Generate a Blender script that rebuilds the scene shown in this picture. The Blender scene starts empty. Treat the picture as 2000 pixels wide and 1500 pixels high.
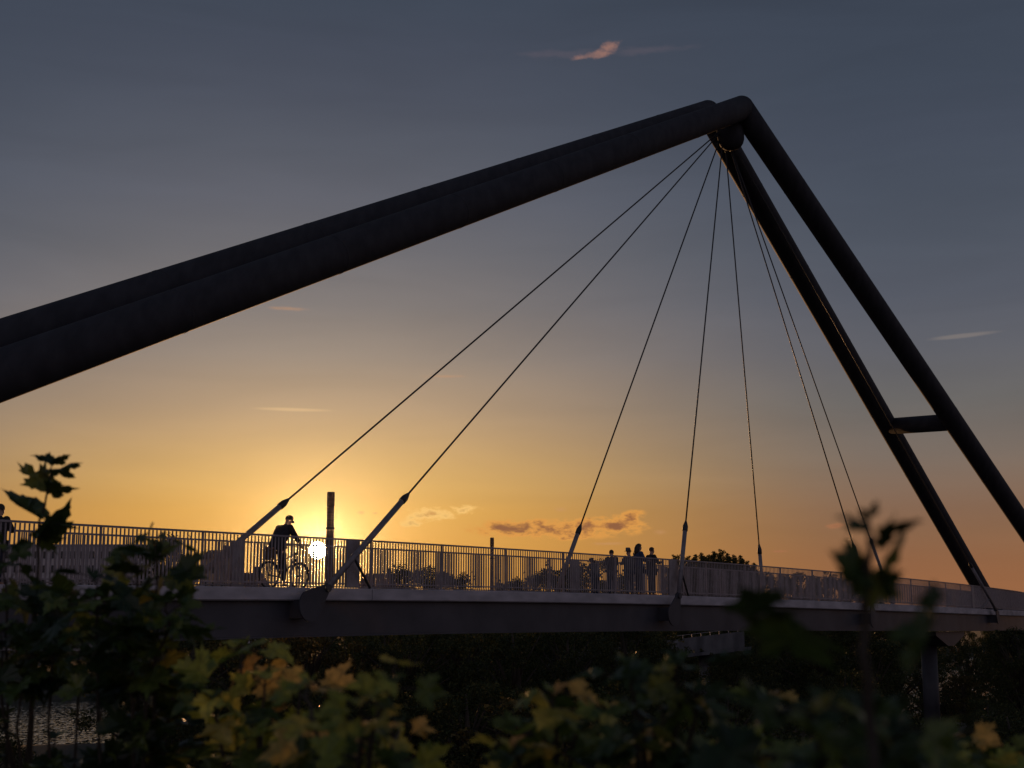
import bpy, bmesh, math, random
import numpy as np
from mathutils import Vector, Matrix
R = math.radians
C = bpy.context.scene.collection
scene = bpy.context.scene
rng = random.Random(7)
# ------------------------------------------------------------------ camera frame (used to survey the place)
F = 2700.0; TILT = math.atan(475/2700); CZ = 7.0
CT, ST = math.cos(TILT), math.sin(TILT)
def ray(px, py):
    x = (px-1000)/F; y = (750-py)/F
    return Vector((x, CT-y*ST, ST+y*CT))
def at(px, py, Y):                       # the point seen at a pixel of the photo, Y metres ahead
    d = ray(px, py); return Vector((0, 0, CZ)) + d*(Y/d.y)
def atz(px, py, Z):                      # same, by depth along the view axis
    return Vector((0, 0, CZ)) + ray(px, py)*Z
# ------------------------------------------------------------------ helpers
def tag(o, label=None, cat=None, group=None, kind=None):
    if label: o['label'] = label
    if cat: o['category'] = cat
    if group: o['group'] = group
    if kind: o['kind'] = kind
    return o
def empty(name, loc, rz=0.0, label=None, cat=None, group=None):
    o = bpy.data.objects.new(name, None); C.objects.link(o)
    o.location = loc; o.rotation_euler = (0, 0, rz); o.empty_display_size = .2
    return tag(o, label, cat, group)
def obj(name, bm, mat, parent=None, smooth=False, loc=None):
    me = bpy.data.meshes.new(name)
    if isinstance(bm, bmesh.types.BMesh):
        bmesh.ops.recalc_face_normals(bm, faces=bm.faces); bm.to_mesh(me); bm.free()
    else: me = bm
    if mat: me.materials.append(mat)
    if smooth: me.polygons.foreach_set('use_smooth', [True]*len(me.polygons))
    o = bpy.data.objects.new(name, me); C.objects.link(o)
    if parent:
        o.parent = parent
    if loc is not None: o.location = loc
    return o
def wobj(name, bm, mat, parent, smooth=False):   # geometry given in world space, parent anywhere
    r = parent
    M = Matrix.Identity(4)
    while r is not None:
        M = Matrix.LocRotScale(r.location, r.rotation_euler, r.scale) @ M; r = r.parent
    bmesh.ops.transform(bm, matrix=M.inverted(), verts=bm.verts)
    return obj(name, bm, mat, parent, smooth)
def BM(): return bmesh.new()
def box(bm, c, s, rot=None):
    hx, hy, hz = s[0]/2, s[1]/2, s[2]/2
    vs = []
    for x, y, z in ((-1,-1,-1),(1,-1,-1),(1,1,-1),(-1,1,-1),(-1,-1,1),(1,-1,1),(1,1,1),(-1,1,1)):
        v = Vector((x*hx, y*hy, z*hz))
        if rot: v = rot @ v
        vs.append(bm.verts.new(v+Vector(c)))
    for f in ((0,3,2,1),(4,5,6,7),(0,1,5,4),(1,2,6,5),(2,3,7,6),(3,0,4,7)): bm.faces.new([vs[i] for i in f])
def tube(bm, pts, rad, n=12, cap=True):
    pts = [Vector(p) for p in pts]
    if not hasattr(rad, '__len__'): rad = [rad]*len(pts)
    rings = []; up = None
    for i, p in enumerate(pts):
        d = (pts[min(i+1, len(pts)-1)]-pts[max(i-1, 0)]).normalized()
        if up is None: up = Vector((0,0,1)) if abs(d.z) < .9 else Vector((1,0,0))
        a = d.cross(up).normalized(); b = a.cross(d).normalized(); up = b
        rings.append([bm.verts.new(p+a*math.cos(2*math.pi*k/n)*rad[i]+b*math.sin(2*math.pi*k/n)*rad[i]) for k in range(n)])
    for r0, r1 in zip(rings, rings[1:]):
        for k in range(n): bm.faces.new((r0[k], r0[(k+1)%n], r1[(k+1)%n], r1[k]))
    if cap:
        bm.faces.new(rings[0][::-1]); bm.faces.new(rings[-1])
def sphere(bm, c, r, sub=2, scale=(1,1,1)):
    g = bmesh.ops.create_icosphere(bm, subdivisions=sub, radius=r)
    for v in g['verts']:
        v.co = Vector((v.co.x*scale[0], v.co.y*scale[1], v.co.z*scale[2]))+Vector(c)
def torus(bm, c, R0, r0, ax='x', n=40, m=8):
    g = []
    for i in range(n):
        a = 2*math.pi*i/n; ring = []
        for j in range(m):
            b = 2*math.pi*j/m; rr = R0+r0*math.cos(b); w = r0*math.sin(b)
            ring.append(bm.verts.new(Vector(c)+Vector((w, rr*math.cos(a), rr*math.sin(a)))))
        g.append(ring)
    for i in range(n):
        for j in range(m):
            bm.faces.new((g[i][j], g[(i+1)%n][j], g[(i+1)%n][(j+1)%m], g[i][(j+1)%m]))
def srgb(h):
    h = h.lstrip('#'); o = []
    for i in (0, 2, 4):
        c = int(h[i:i+2], 16)/255; o.append(c/12.92 if c <= .04045 else ((c+.055)/1.055)**2.4)
    return (*o, 1)
# ------------------------------------------------------------------ materials
def nmat(name):
    m = bpy.data.materials.new(name); m.use_nodes = True
    return m, m.node_tree, m.node_tree.nodes, m.node_tree.links, m.node_tree.nodes['Principled BSDF']
def surf(name, c0, c1, scale=3.0, rough=.6, metal=0, bump=.0, stretch=(1,1,1), detail=6, spec=.5, bscale=None):
    m, nt, N, L, P = nmat(name)
    tc = N.new('ShaderNodeTexCoord'); mp = N.new('ShaderNodeMapping'); mp.inputs['Scale'].default_value = stretch
    no = N.new('ShaderNodeTexNoise'); no.inputs['Scale'].default_value = scale; no.inputs['Detail'].default_value = detail
    cr = N.new('ShaderNodeValToRGB'); cr.color_ramp.elements[0].position = .35; cr.color_ramp.elements[1].position = .68
    cr.color_ramp.elements[0].color = (*c0, 1); cr.color_ramp.elements[1].color = (*c1, 1)
    L.new(tc.outputs['Object'], mp.inputs[0]); L.new(mp.outputs[0], no.inputs['Vector'])
    L.new(no.outputs['Fac'], cr.inputs[0]); L.new(cr.outputs[0], P.inputs['Base Color'])
    P.inputs['Roughness'].default_value = rough; P.inputs['Metallic'].default_value = metal
    P.inputs['Specular IOR Level'].default_value = spec
    if bump:
        b = N.new('ShaderNodeBump'); b.inputs['Strength'].default_value = bump; b.inputs['Distance'].default_value = .02
        n2 = N.new('ShaderNodeTexNoise'); n2.inputs['Scale'].default_value = bscale or scale*6; n2.inputs['Detail'].default_value = 8
        L.new(tc.outputs['Object'], n2.inputs['Vector']); L.new(n2.outputs['Fac'], b.inputs['Height']); L.new(b.outputs[0], P.inputs['Normal'])
    return m
M = {}
M['dark_steel'] = surf('painted_dark_steel', (.028,.028,.034), (.044,.043,.051), 3.2, .75, 0, .2, (1.3,.12,.55), detail=10, spec=.25)
M['girder'] = surf('girder_paint', (.055,.055,.066), (.085,.083,.098), .8, .55, 0, .1, spec=.3)
M['rail'] = surf('light_grey_railing_paint', (.25,.215,.225), (.35,.305,.32), 5, .6)
M['fascia'] = surf('pale_weathered_edge_beam', (.36,.34,.37), (.54,.50,.54), 1.1, .7, 0, .15, (1,1,3))
M['deck'] = surf('deck_surfacing', (.12,.11,.11), (.2,.19,.18), 4, .85, 0, .3)
M['cable'] = surf('stay_cable_steel', (.03,.03,.035), (.05,.05,.055), 30, .5, .3)
M['anchor'] = surf('anchor_tube_paint', (.17,.155,.17), (.25,.23,.25), 6, .5)
M['concrete'] = surf('concrete', (.22,.21,.22), (.42,.40,.42), 1.6, .85, 0, .4)
M['old_concrete'] = surf('stained_concrete', (.09,.088,.095), (.20,.195,.205), 1.3, .9, 0, .5, (1,1,.4))
M['soil'] = surf('bank_soil', (.03,.028,.02), (.06,.055,.03), .6, .95, 0, .5)
M['bark'] = surf('bark', (.035,.028,.02), (.08,.06,.045), 6, .9, 0, .6, (1,1,.3))
M['brick'] = surf('chimney_brick', (.13,.075,.055), (.22,.13,.09), 2, .9, 0, .2, (1,1,4))
M['wall_pale'] = surf('pale_render_wall', (.42,.37,.38), (.55,.5,.5), .3, .85)
M['wall_ochre'] = surf('ochre_render_wall', (.30,.22,.15), (.4,.3,.22), .3, .85)
M['roof'] = surf('roof_tile', (.09,.05,.04), (.16,.09,.07), 2, .8, 0, .3, (1,1,6))
M['glass'] = surf('window_glass', (.02,.02,.025), (.03,.03,.035), .5, .08, 0)
M['rubber'] = surf('rubber', (.015,.015,.015), (.03,.03,.03), 20, .8)
M['bike_paint'] = surf('bicycle_paint', (.02,.02,.025), (.03,.03,.035), 20, .35)
M['chrome'] = surf('bicycle_metal', (.05,.05,.05), (.09,.09,.09), 20, .5, .5)
M['saddle'] = surf('saddle_leather', (.03,.02,.015), (.05,.035,.03), 20, .6)
M['skin'] = surf('skin', (.42,.25,.18), (.5,.31,.23), 8, .55)
M['hair_dark'] = surf('dark_hair', (.02,.014,.01), (.045,.03,.02), 40, .5, 0, .5, (1,1,.2))
M['cloth_black'] = surf('black_cloth', (.018,.018,.022), (.035,.034,.04), 20, .9, 0, .4)
M['cloth_blue'] = surf('blue_cloth', (.03,.05,.11), (.05,.08,.16), 20, .9, 0, .4)
M['cloth_grey'] = surf('grey_cloth', (.08,.08,.09), (.13,.13,.14), 20, .9, 0, .4)
M['denim'] = surf('denim', (.03,.04,.07), (.05,.065,.1), 30, .9, 0, .4)
M['wicker'] = surf('basket_wicker', (.10,.06,.03), (.2,.12,.06), 25, .8, 0, .5)
M['cloth_red'] = surf('flowered_cloth', (.30,.06,.05), (.45,.3,.2), 14, .85)
def leafmat(name, ramp, rough=.45, trans=.35, spec=.5):
    m, nt, N, L, P = nmat(name)
    g = N.new('ShaderNodeNewGeometry'); cr = N.new('ShaderNodeValToRGB')
    el = cr.color_ramp.elements
    el[0].position = 0; el[0].color = (*ramp[0][1], 1); el[1].position = 1; el[1].color = (*ramp[-1][1], 1)
    for p, c in ramp[1:-1]: e = el.new(p); e.color = (*c, 1)
    L.new(g.outputs['Random Per Island'], cr.inputs[0])
    tc = N.new('ShaderNodeTexCoord'); no = N.new('ShaderNodeTexNoise'); no.inputs['Scale'].default_value = 60; no.inputs['Detail'].default_value = 4
    L.new(tc.outputs['Object'], no.inputs['Vector'])
    mr = N.new('ShaderNodeMapRange'); mr.inputs['From Min'].default_value = .3; mr.inputs['From Max'].default_value = .7
    mr.inputs['To Min'].default_value = .65; mr.inputs['To Max'].default_value = 1.25
    L.new(no.outputs['Fac'], mr.inputs['Value'])
    mu = N.new('ShaderNodeVectorMath'); mu.operation = 'SCALE'; L.new(cr.outputs[0], mu.inputs[0]); L.new(mr.outputs[0], mu.inputs['Scale'])
    L.new(mu.outputs[0], P.inputs['Base Color']); P.inputs['Roughness'].default_value = rough; P.inputs['Specular IOR Level'].default_value = spec
    t = N.new('ShaderNodeBsdfTranslucent'); L.new(mu.outputs[0], t.inputs['Color'])
    mx = N.new('ShaderNodeMixShader'); mx.inputs[0].default_value = trans
    L.new(P.outputs[0], mx.inputs[1]); L.new(t.outputs[0], mx.inputs[2]); L.new(mx.outputs[0], N['Material Output'].inputs['Surface'])
    return m
M['maple'] = leafmat('maple_leaf', [(0,(.018,.036,.014)),(.45,(.035,.065,.018)),(.72,(.07,.115,.025)),(.92,(.14,.19,.035)),(1,(.24,.22,.05))], .32, .4)
M['maple_warm'] = leafmat('young_maple_leaf', [(0,(.025,.05,.015)),(.3,(.06,.10,.022)),(.52,(.16,.22,.04)),(.74,(.36,.40,.07)),(.9,(.56,.46,.09)),(1,(.58,.34,.12))], .36, .5)
M['tree_leaf'] = leafmat('tree_leaf', [(0,(.022,.035,.010)),(.5,(.045,.06,.018)),(.85,(.075,.085,.022)),(1,(.13,.11,.03))], .6, .25, .3)
M['tree_leaf_dry'] = leafmat('tree_leaf_dry', [(0,(.05,.045,.015)),(.5,(.10,.085,.025)),(1,(.18,.13,.035))], .6, .35, .3)
# ------------------------------------------------------------------ bridge line (quartic in plan, surveyed from the photograph)
PC = [-2.6064454e-06, 4.47174064e-04, -6.25744846e-03, 1.29540978, 42.6122829]
HC = [1.78028134e-05, -9.27859887e-04, 1.04690135e-02, 1.07786218]
def _y(x):
    lo, hi = -12.0, 36.0
    if x < lo: return np.polyval(PC, lo)+(x-lo)*np.polyval(np.polyder(PC), lo)
    if x > hi: return np.polyval(PC, hi)+(x-hi)*np.polyval(np.polyder(PC), hi)
    return np.polyval(PC, x)
def _h(x): return float(np.polyval(HC, min(max(x, -11), 34)))
XS = np.arange(-24, 66, .02); YS = np.array([_y(x) for x in XS])
SS = np.concatenate([[0], np.cumsum(np.hypot(np.diff(XS), np.diff(YS)))]); SMAX = SS[-1]
DX = np.gradient(XS, SS); DY = np.gradient(YS, SS)
def fr(s):
    x = float(np.interp(s, SS, XS)); y = float(np.interp(s, SS, YS))
    t = Vector((float(np.interp(s, SS, DX)), float(np.interp(s, SS, DY)), 0)).normalized()
    return Vector((x, y, CZ+_h(x))), t, Vector((t.y, -t.x, 0))      # point, tangent, outward (towards camera)
def B(s, v, z):
    p, t, n = fr(s); return p+n*v+Vector((0, 0, z))
def s_at(px, py, v=0.0, z=0.0):           # arc length where the bridge line crosses a column of the photo
    n = np.array([DY, -DX]); X = XS+n[0]*v; Y = YS+n[1]*v
    Z = np.array([_h(x) for x in XS[::10]]); Z = np.interp(XS, XS[::10], Z)+z
    u = 1000+F*X/(Y*CT+Z*ST); return float(SS[np.argmin(abs(u-px))])
W = 2.9
def sweep(name, prof, s0, s1, mat, parent, step=1.0, smooth=False):
    n = max(1, round((s1-s0)/step)); bm = BM(); rings = []
    for i in range(n+1):
        s = s0+(s1-s0)*i/n; rings.append([bm.verts.new(B(s, v, z)) for v, z in prof])
    k = len(prof)
    for a, b in zip(rings, rings[1:]):
        for j in range(k): bm.faces.new((a[j], a[(j+1)%k], b[(j+1)%k], b[j]))
    bm.faces.new(rings[0][::-1]); bm.faces.new(rings[-1])
    return wobj(name, bm, mat, parent, smooth)
SA = 8.0; SB = SMAX-3
p0, t0, n0 = fr(SA)
bridge = empty('footbridge', (p0.x, p0.y, CZ), 0, 'long curved steel footbridge with pale barred railings and dark deep girder', 'bridge')
sweep('deck', [(-.12,-.03),(-.12,-.22),(-W+.12,-.22),(-W+.12,-.03)], SA, SB, M['deck'], bridge)
sweep('girder', [(-.15,-.325),(-.15,-1.20),(-.60,-1.20),(-W+.60,-1.20),(-W+.15,-1.20),(-W+.15,-.325),(-W+.5,-.225),(-.5,-.225)], SA, SB, M['girder'], bridge)
sweep('bottom_flange', [(-.02,-1.203),(-.02,-1.245),(-W+.02,-1.245),(-W+.02,-1.203)], SA, SB, M['girder'], bridge)
seams = [SA]+[s_at(px, 1160) for px in (726, 1895)]+[SB]
seams = sorted(seams+[s_at(300,1150)-4.0, (seams[1]+seams[2])/2-9, (seams[1]+seams[2])/2+9])
for a, b in zip(seams, seams[1:]):
    sweep('edge_beam', [(.0,0),(.03,-.02),(.03,-.30),(-.0,-.33),(-.11,-.33),(-.11,.0)], a+.012, b-.012, M['fascia'], bridge)
sweep('far_edge_beam', [(-W,0),(-W+.11,0),(-W+.11,-.33),(-W,-.33)], SA, SB, M['fascia'], bridge).name = 'edge_beam'
def railing(v, label):
    r = sweep('railing', [(v-.03,1.255),(v-.03,1.30),(v+.03,1.30),(v+.03,1.255)], SA, SB, M['rail'], bridge)
    r['label'] = label
    s = SA; PL = 3.0; k = 0
    while s < SB-PL:
        bm = BM(); s1 = s+PL-.06
        n = 25
        for i in range(n):
            q = s+.08+(PL-.2)*i/(n-1)
            p, t, nn = fr(q); rot = Matrix.Rotation(math.atan2(t.y, t.x), 3, 'Z')
            box(bm, p+nn*v+Vector((0,0,.655)), (.036, .014, 1.19), rot)
        for z0, z1 in ((.10,.135),):
            a0 = [B(s+.03, v+d, z) for d, z in ((-.02,z0),(.02,z0),(.02,z1),(-.02,z1))]
            a1 = [B(s1, v+d, z) for d, z in ((-.02,z0),(.02,z0),(.02,z1),(-.02,z1))]
            A = [bm.verts.new(p) for p in a0]; D = [bm.verts.new(p) for p in a1]
            for j in range(4): bm.faces.new((A[j], A[(j+1)%4], D[(j+1)%4], D[j]))
            bm.faces.new(A[::-1]); bm.faces.new(D)
        wobj('railing_panel', bm, M['rail'], r)
        bm = BM(); p, t, nn = fr(s); rot = Matrix.Rotation(math.atan2(t.y, t.x), 3, 'Z')
        box(bm, p+nn*v+Vector((0,0,.629)), (.036, .05, 1.25), rot); box(bm, p+nn*v+Vector((0,0,.012)), (.14, .10, .022), rot)
        wobj('post', bm, M['rail'], r)
        s += PL; k += 1
railing(-.06, 'nearer railing'); railing(-W+.06, 'railing along the far edge')
# cable anchor brackets on both sides
NEAR = [(2, 638, 1152), (4, 1325, 1160), (6, 1702, 1178), (8, 1945, 1202)]
FAR = [(1, 355, 1140), (3, 1084, 1152), (5, 1492, 1160), (7, 1748, 1146)]
APX = atz(1414, 250, 62.8)
TOPP = {1:(550,978),2:(797,967),3:(1130,1028),4:(1339,1022),5:(1485,1067),6:(1666,1063),7:(1713,1052),8:(1890,1100)}
AN = {}
for i, px, py in NEAR: AN[i] = (s_at(px, py, .38, -.05), .38, -.03)
for i, px, py in FAR: AN[i] = (s_at(px, py, -W-.3, .1), -W-.3, -.03)
def proj(p):
    q = p-Vector((0,0,CZ)); z = q.y*CT+q.z*ST; return (1000+F*q.x/z, 750-F*(-q.y*ST+q.z*CT)/z)
for i, (s, v, z) in AN.items():
    A = B(s, v, z); near = v > 0; p, t, n = fr(s)
    out = n if near else -n
    cd = (APX-A).normalized()
    # round tapered end plate in the plane of the stay
    ax = out.cross(Vector((0,0,1))).normalized()
    cl = (cd-out*cd.dot(out)).normalized(); side = out.cross(cl).normalized()
    c0 = A-cl*.70
    # outrigger beam from girder to plate
    bm = BM(); rot = Matrix.Rotation(math.atan2(t.y, t.x), 3, 'Z'); sg = 1 if near else -1
    vin = (-.15 if near else -W+.15)
    v0 = vin+sg*.0; v1 = v-sg*.03
    cx_ = (c0-p).dot(t); box(bm, p+t*cx_+n*((v0+v1)/2)+Vector((0,0,min(c0.z-p.z, -.55))), (.46, abs(v1-v0), .46), rot)
    ob = wobj('outrigger', bm, M['girder'], bridge)
    prof = []
    for k in range(29):
        a = math.pi+ (math.pi*1.0)*(k/28)
        prof.append(c0+side*(math.cos(a)*-.41)+cl*(math.sin(a)*.41))
    prof += [A+side*-.12+cl*.02, A+side*-.12+cl*.10, A+side*.12+cl*.10, A+side*.12+cl*.02][::1]
    # order outline by angle around centre of plate
    cc = A-cl*.40
    prof.sort(key=lambda q: math.atan2((q-cc).dot(side), (q-cc).dot(cl)))
    bm = BM(); f0 = [bm.verts.new(q+out*.02) for q in prof]; f1 = [bm.verts.new(q-out*.03) for q in prof]
    bm.faces.new(f0); bm.faces.new(f1[::-1])
    for k in range(len(prof)): bm.faces.new((f0[k], f1[k], f1[(k+1)%len(prof)], f0[(k+1)%len(prof)]))
    tube(bm, [A-out*.10+cl*.02, A+out*.08+cl*.02], .10, 16)
    wobj('anchor_plate', bm, M['girder'], ob)
# wide cladding posts at the anchors
for px, v in ((688,-.02),(1316,-.02),(1902,-.02)):
    s = s_at(px, 1150); bm = BM(); p, t, n = fr(s); rot = Matrix.Rotation(math.atan2(t.y,t.x),3,'Z')
    box(bm, p+n*v+Vector((0,0,.64)), (.50,.05,1.26), rot); wobj('infill_plate', bm, M['rail'], bridge)
for px, v in ((462,-W+.10),(1122,-W+.10)):
    s = s_at(px, 1150, v); bm = BM(); p, t, n = fr(s); rot = Matrix.Rotation(math.atan2(t.y,t.x),3,'Z')
    box(bm, p+n*v+Vector((0,0,.64)), (.42,.05,1.26), rot); wobj('infill_plate', bm, M['rail'], bridge)
# ------------------------------------------------------------------ ground, river
def ground_h(x, y):
    near = 91+.3*x; far = 188+1.25*x
    r = math.hypot(x, y)
    h = 1.3+4.0*math.exp(-(r/17)**2)+.25*math.sin(x*.21)*math.cos(y*.17)
    def sm(a, b, t):
        t = min(1, max(0, (t-a)/(b-a))); return t*t*(3-2*t)
    h = h*(1-sm(near-14, near, y))+(-1.5)*sm(near-14, near, y)
    if y > near:
        k = sm(far, far+12, y); h = -1.5*(1-k)+2.2*k
    return h
xs = [-9000,-3000,-1200,-600,-350]+list(range(-250, 401, 6))+[480,700,1200,3000,9000]
ys = [-3000,-600,-200,-80]+list(range(-40, 561, 6))+[650,900,1500,3500,9000]
bm = BM(); g = [[bm.verts.new((x, y, ground_h(x, y) if abs(y) < 8000 else 2.0)) for x in xs] for y in ys]
for j in range(len(ys)-1):
    for i in range(len(xs)-1): bm.faces.new((g[j][i], g[j][i+1], g[j+1][i+1], g[j+1][i]))
tag(obj('ground', bm, M['soil'], smooth=True), kind='structure')
m, nt, N, L, P = nmat('river_water')
P.inputs['Base Color'].default_value = (.012,.016,.014,1); P.inputs['Roughness'].default_value = .06; P.inputs['IOR'].default_value = 1.33
tc = N.new('ShaderNodeTexCoord'); mp = N.new('ShaderNodeMapping'); mp.inputs['Scale'].default_value = (1.3,.55,1)
no = N.new('ShaderNodeTexNoise'); no.inputs['Scale'].default_value = 3.2; no.inputs['Detail'].default_value = 5; no.inputs['Roughness'].default_value = .6
L.new(tc.outputs['Object'], mp.inputs[0]); L.new(mp.outputs[0], no.inputs['Vector'])
v1 = N.new('ShaderNodeVectorMath'); v1.operation = 'SUBTRACT'; L.new(no.outputs['Color'], v1.inputs[0]); v1.inputs[1].default_value = (.5,.5,.5)
v2 = N.new('ShaderNodeVectorMath'); v2.operation = 'MULTIPLY'; L.new(v1.outputs[0], v2.inputs[0]); v2.inputs[1].default_value = (.5,.85,0)
v3 = N.new('ShaderNodeVectorMath'); v3.operation = 'ADD'; L.new(v2.outputs[0], v3.inputs[0]); v3.inputs[1].default_value = (0,0,1)
v4 = N.new('ShaderNodeVectorMath'); v4.operation = 'NORMALIZE'; L.new(v3.outputs[0], v4.inputs[0]); L.new(v4.outputs[0], P.inputs['Normal'])
bm = BM(); vs = [bm.verts.new(p) for p in ((-600,-50,0),(900,-50,0),(900,1500,0),(-600,1500,0))]; bm.faces.new(vs)
tag(obj('river_water', bm, m), kind='structure')
# ------------------------------------------------------------------ pylon
TR = .55
FA = atz(1448, 211, 62.0); BA = atz(1382, 219, 63.9)
F0 = atz(0, 733, 29.1); B0 = atz(0, 673, 30.6)
L2 = atz(1947.5, 950, 79.3); L1 = atz(1801.5, 950, 83.4)
def to_ground(a, b, extra=.4):
    d = (b-a)
    for k in range(2000):
        p = a+d*(k*.005)
        if p.z < ground_h(p.x, p.y)+extra: return p
    return a+d*2
FE, BE, L1E, L2E = to_ground(FA, F0), to_ground(BA, B0), to_ground(BA, L1), to_ground(FA, L2)
base = Vector(((FA.x+BA.x)/2, (FA.y+BA.y)/2, 1.3))
pylon = empty('bridge_pylon', base, 0, 'huge dark four-legged tubular steel pylon rising over the footbridge', 'pylon')
def bigtube(name, a, b, label, r=TR):
    bm = BM(); n = 30
    tube(bm, [a+(b-a)*i/n for i in range(n+1)], r, 40)
    d = (b-a).normalized(); Ln = (b-a).length; q = 5.2
    while q < Ln-3:
        tube(bm, [a+d*(q-.035), a+d*(q-.02), a+d*(q+.02), a+d*(q+.035)], [r+.001, r+.007, r+.007, r+.001], 40); q += 6.1
    o = wobj(name, bm, M['dark_steel'], pylon, True)
    try: o.data.polygons[-1].use_smooth = False
    except Exception: pass
    if label: o['label'] = label
    return o
bigtube('backstay_tube', FA, FE, 'lower front tube slanting down to the left')
bigtube('backstay_tube', BA, BE, 'upper rear tube slanting down to the left')
bigtube('pylon_leg', BA, L1E, 'inner leg standing behind the deck'); bigtube('pylon_leg', FA, L2E, 'outer leg leaving the frame at right')
for e in (FA, BA):
    bm = BM(); sphere(bm, e, TR*1.004, 4); wobj('rounded_knee', bm, M['dark_steel'], pylon, True)
bm = BM(); dz_=Vector((0,0,-.35)); tube(bm, [FA+dz_, BA+dz_], .40, 32); wobj('apex_tube', bm, M['dark_steel'], pylon, True)
ca = atz(1423, 235, 62.4); cb = atz(1431, 294, 62.4)
bm = BM(); tube(bm, [ca]+[ca+(cb-ca)*q for q in (.55,.7,.82,.91,.97,1)], [.60,.60,.575,.51,.41,.28,.05], 32); wobj('stay_drum', bm, M['dark_steel'], pylon, True)
def on(a, b, py):
    best = None
    for k in range(4001):
        p = a+(b-a)*k/2500
        u, v = proj(p)
        if best is None or abs(v-py) < best[0]: best = (abs(v-py), p)
    return best[1]
q1, q2 = on(BA, L1, 833), on(FA, L2, 824)
bm = BM(); tube(bm, [q1, q2], .47, 32); wobj('crossbar', bm, M['dark_steel'], pylon, True)
for e in (FE, BE, L1E, L2E):
    bm = BM(); gz = ground_h(e.x, e.y)
    box(bm, (e.x, e.y, gz+.15), (2.6, 2.6, 1.5)); f = wobj('footing', bm, M['concrete'], pylon)
    bv = f.modifiers.new('b', 'BEVEL'); bv.width = .06
# ------------------------------------------------------------------ stay cables
STL = {1:'longest stay cable, leftmost, reaching the far edge of the deck left of the cyclist',
 2:'thick-ended stay cable anchored at the near edge just right of the sun',
 3:'stay cable ending at the far railing just left of the group of people',
 4:'near-vertical stay cable anchored at the near edge just right of the people',
 5:'stay cable dropping to the far railing right of the dark poplars',
 6:'stay cable passing behind the blurred maple shoot to the near deck edge',
 7:'stay cable reaching the far deck edge right beside the blurred maple shoot',
 8:'steep stay cable crossing the inner pylon leg, with a pale socket low on the leg'}
for i in range(1, 9):
    s, v, z = AN[i]; A = B(s, v, z); d = APX-A
    best = min(((abs(proj(A+d*k/2000)[1]-TOPP[i][1])), k) for k in range(2001)); T = A+d*best[1]/2000
    if i == 1: print('cable1 sock', proj(T), 'anchor', proj(A))
    u = d.normalized()
    st = empty('stay_cable', A, 0, STL[i], 'stay cable', 'stay cables fanning from the pylon head to the deck')
    bm = BM(); tube(bm, [T-u*.1, APX-u*.15], .029, 10); wobj('cable', bm, M['cable'], st, True)
    bm = BM(); tube(bm, [APX-u*1.15, APX-u*1.05, APX-u*.55, APX-u*.35], [.032,.055,.06,.06], 14); wobj('upper_socket', bm, M['cable'], st, True)
    bm = BM(); tube(bm, [A+u*.05, T-u*.30], .082, 20); wobj('anchor_tube', bm, M['anchor'], st, True)
    bm = BM(); tube(bm, [T-u*.34, T-u*.32, T-u*.14, T+u*.02, T+u*.10], [.085,.10,.10,.055,.032], 20); wobj('socket', bm, M['cable'], st, True)
    if i in (2, 4, 6, 8):
        sg = 1 if i in (2, 4) else -1
        ln = {2:.55, 4:1.25, 6:-1.6, 8:-2.2}[i]
        a = A+u*(1.05 if i != 2 else 1.4); b = B(s+ln+(.45 if i==2 else 0)+ (1.05 if i==2 else 0), .02, .02)
        bm = BM(); tube(bm, [a, b], .035, 12); wobj('brace', bm, M['cable'] if i < 5 else M['anchor'], st, True)
# ------------------------------------------------------------------ piers under the bridge
def pier(px, label, yv=-W/2):
    s = s_at(px, 1240, yv, -1.2); p, t, n = fr(s); c = p+n*yv; gz = ground_h(c.x, c.y); top = CZ+_h(c.x)-1.27
    e = empty('bridge_pier', (c.x, c.y, gz), math.atan2(t.y, t.x), label, 'bridge pier')
    bm = BM(); tube(bm, [(0,0,-.5),(0,0,top-gz-.75)], .42, 28); obj('column', bm, M['girder'], e, True)
    bm = BM()
    prof = [(-2.9,top-gz-.02),(2.9,top-gz-.02),(2.9,top-gz-.2),(.6,top-gz-.75),(-.6,top-gz-.75),(-2.9,top-gz-.2)]
    for w in (-.55,.55): pass
    A = [bm.verts.new((x, -1.2, z)) for x, z in prof]; D = [bm.verts.new((x, 1.2, z)) for x, z in prof]
    bm.faces.new(A); bm.faces.new(D[::-1])
    for k in range(6): bm.faces.new((A[k], D[k], D[(k+1)%6], A[(k+1)%6]))
    obj('crosshead', bm, M['girder'], e)
pier(1812, 'round concrete pier under the bridge, behind the blurred maple shoot'); pier(2003, 'dark pier under the far end of the bridge at the right frame edge')
# lower concrete walkway passing behind
a = at(1290, 1252, 94); b = at(1452, 1233, 92)
dirw = (b-a); dirw.normalize(); nrm = Vector((dirw.y, -dirw.x, 0)).normalized(); Lw = (b-a).length
wk = empty('lower_walkway', a, 0, 'pale concrete ramp parapet with a thin handrail, seen low behind the main girder', 'walkway')
a2 = a-dirw*14
def prism(bm, p, q, dn, up0, up1, dv):
    z = Vector((0,0,1)); c = [p+z*up0, p+z*up1, p+z*up1+dv, p+z*up0+dv]; d = [x+(q-p) for x in c]
    A = [bm.verts.new(x) for x in c]; D = [bm.verts.new(x) for x in d]
    for k in range(4): bm.faces.new((A[k], A[(k+1)%4], D[(k+1)%4], D[k]))
    bm.faces.new(A[::-1]); bm.faces.new(D)
bm = BM(); prism(bm, a2, b, 0, -1.0, .0, -nrm*.25); wobj('parapet', bm, M['old_concrete'], wk)
bm = BM(); prism(bm, a2+nrm*.04, b+nrm*.04, 0, -1.25, -1.01, -nrm*2.6); wobj('slab', bm, M['old_concrete'], wk)
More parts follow.
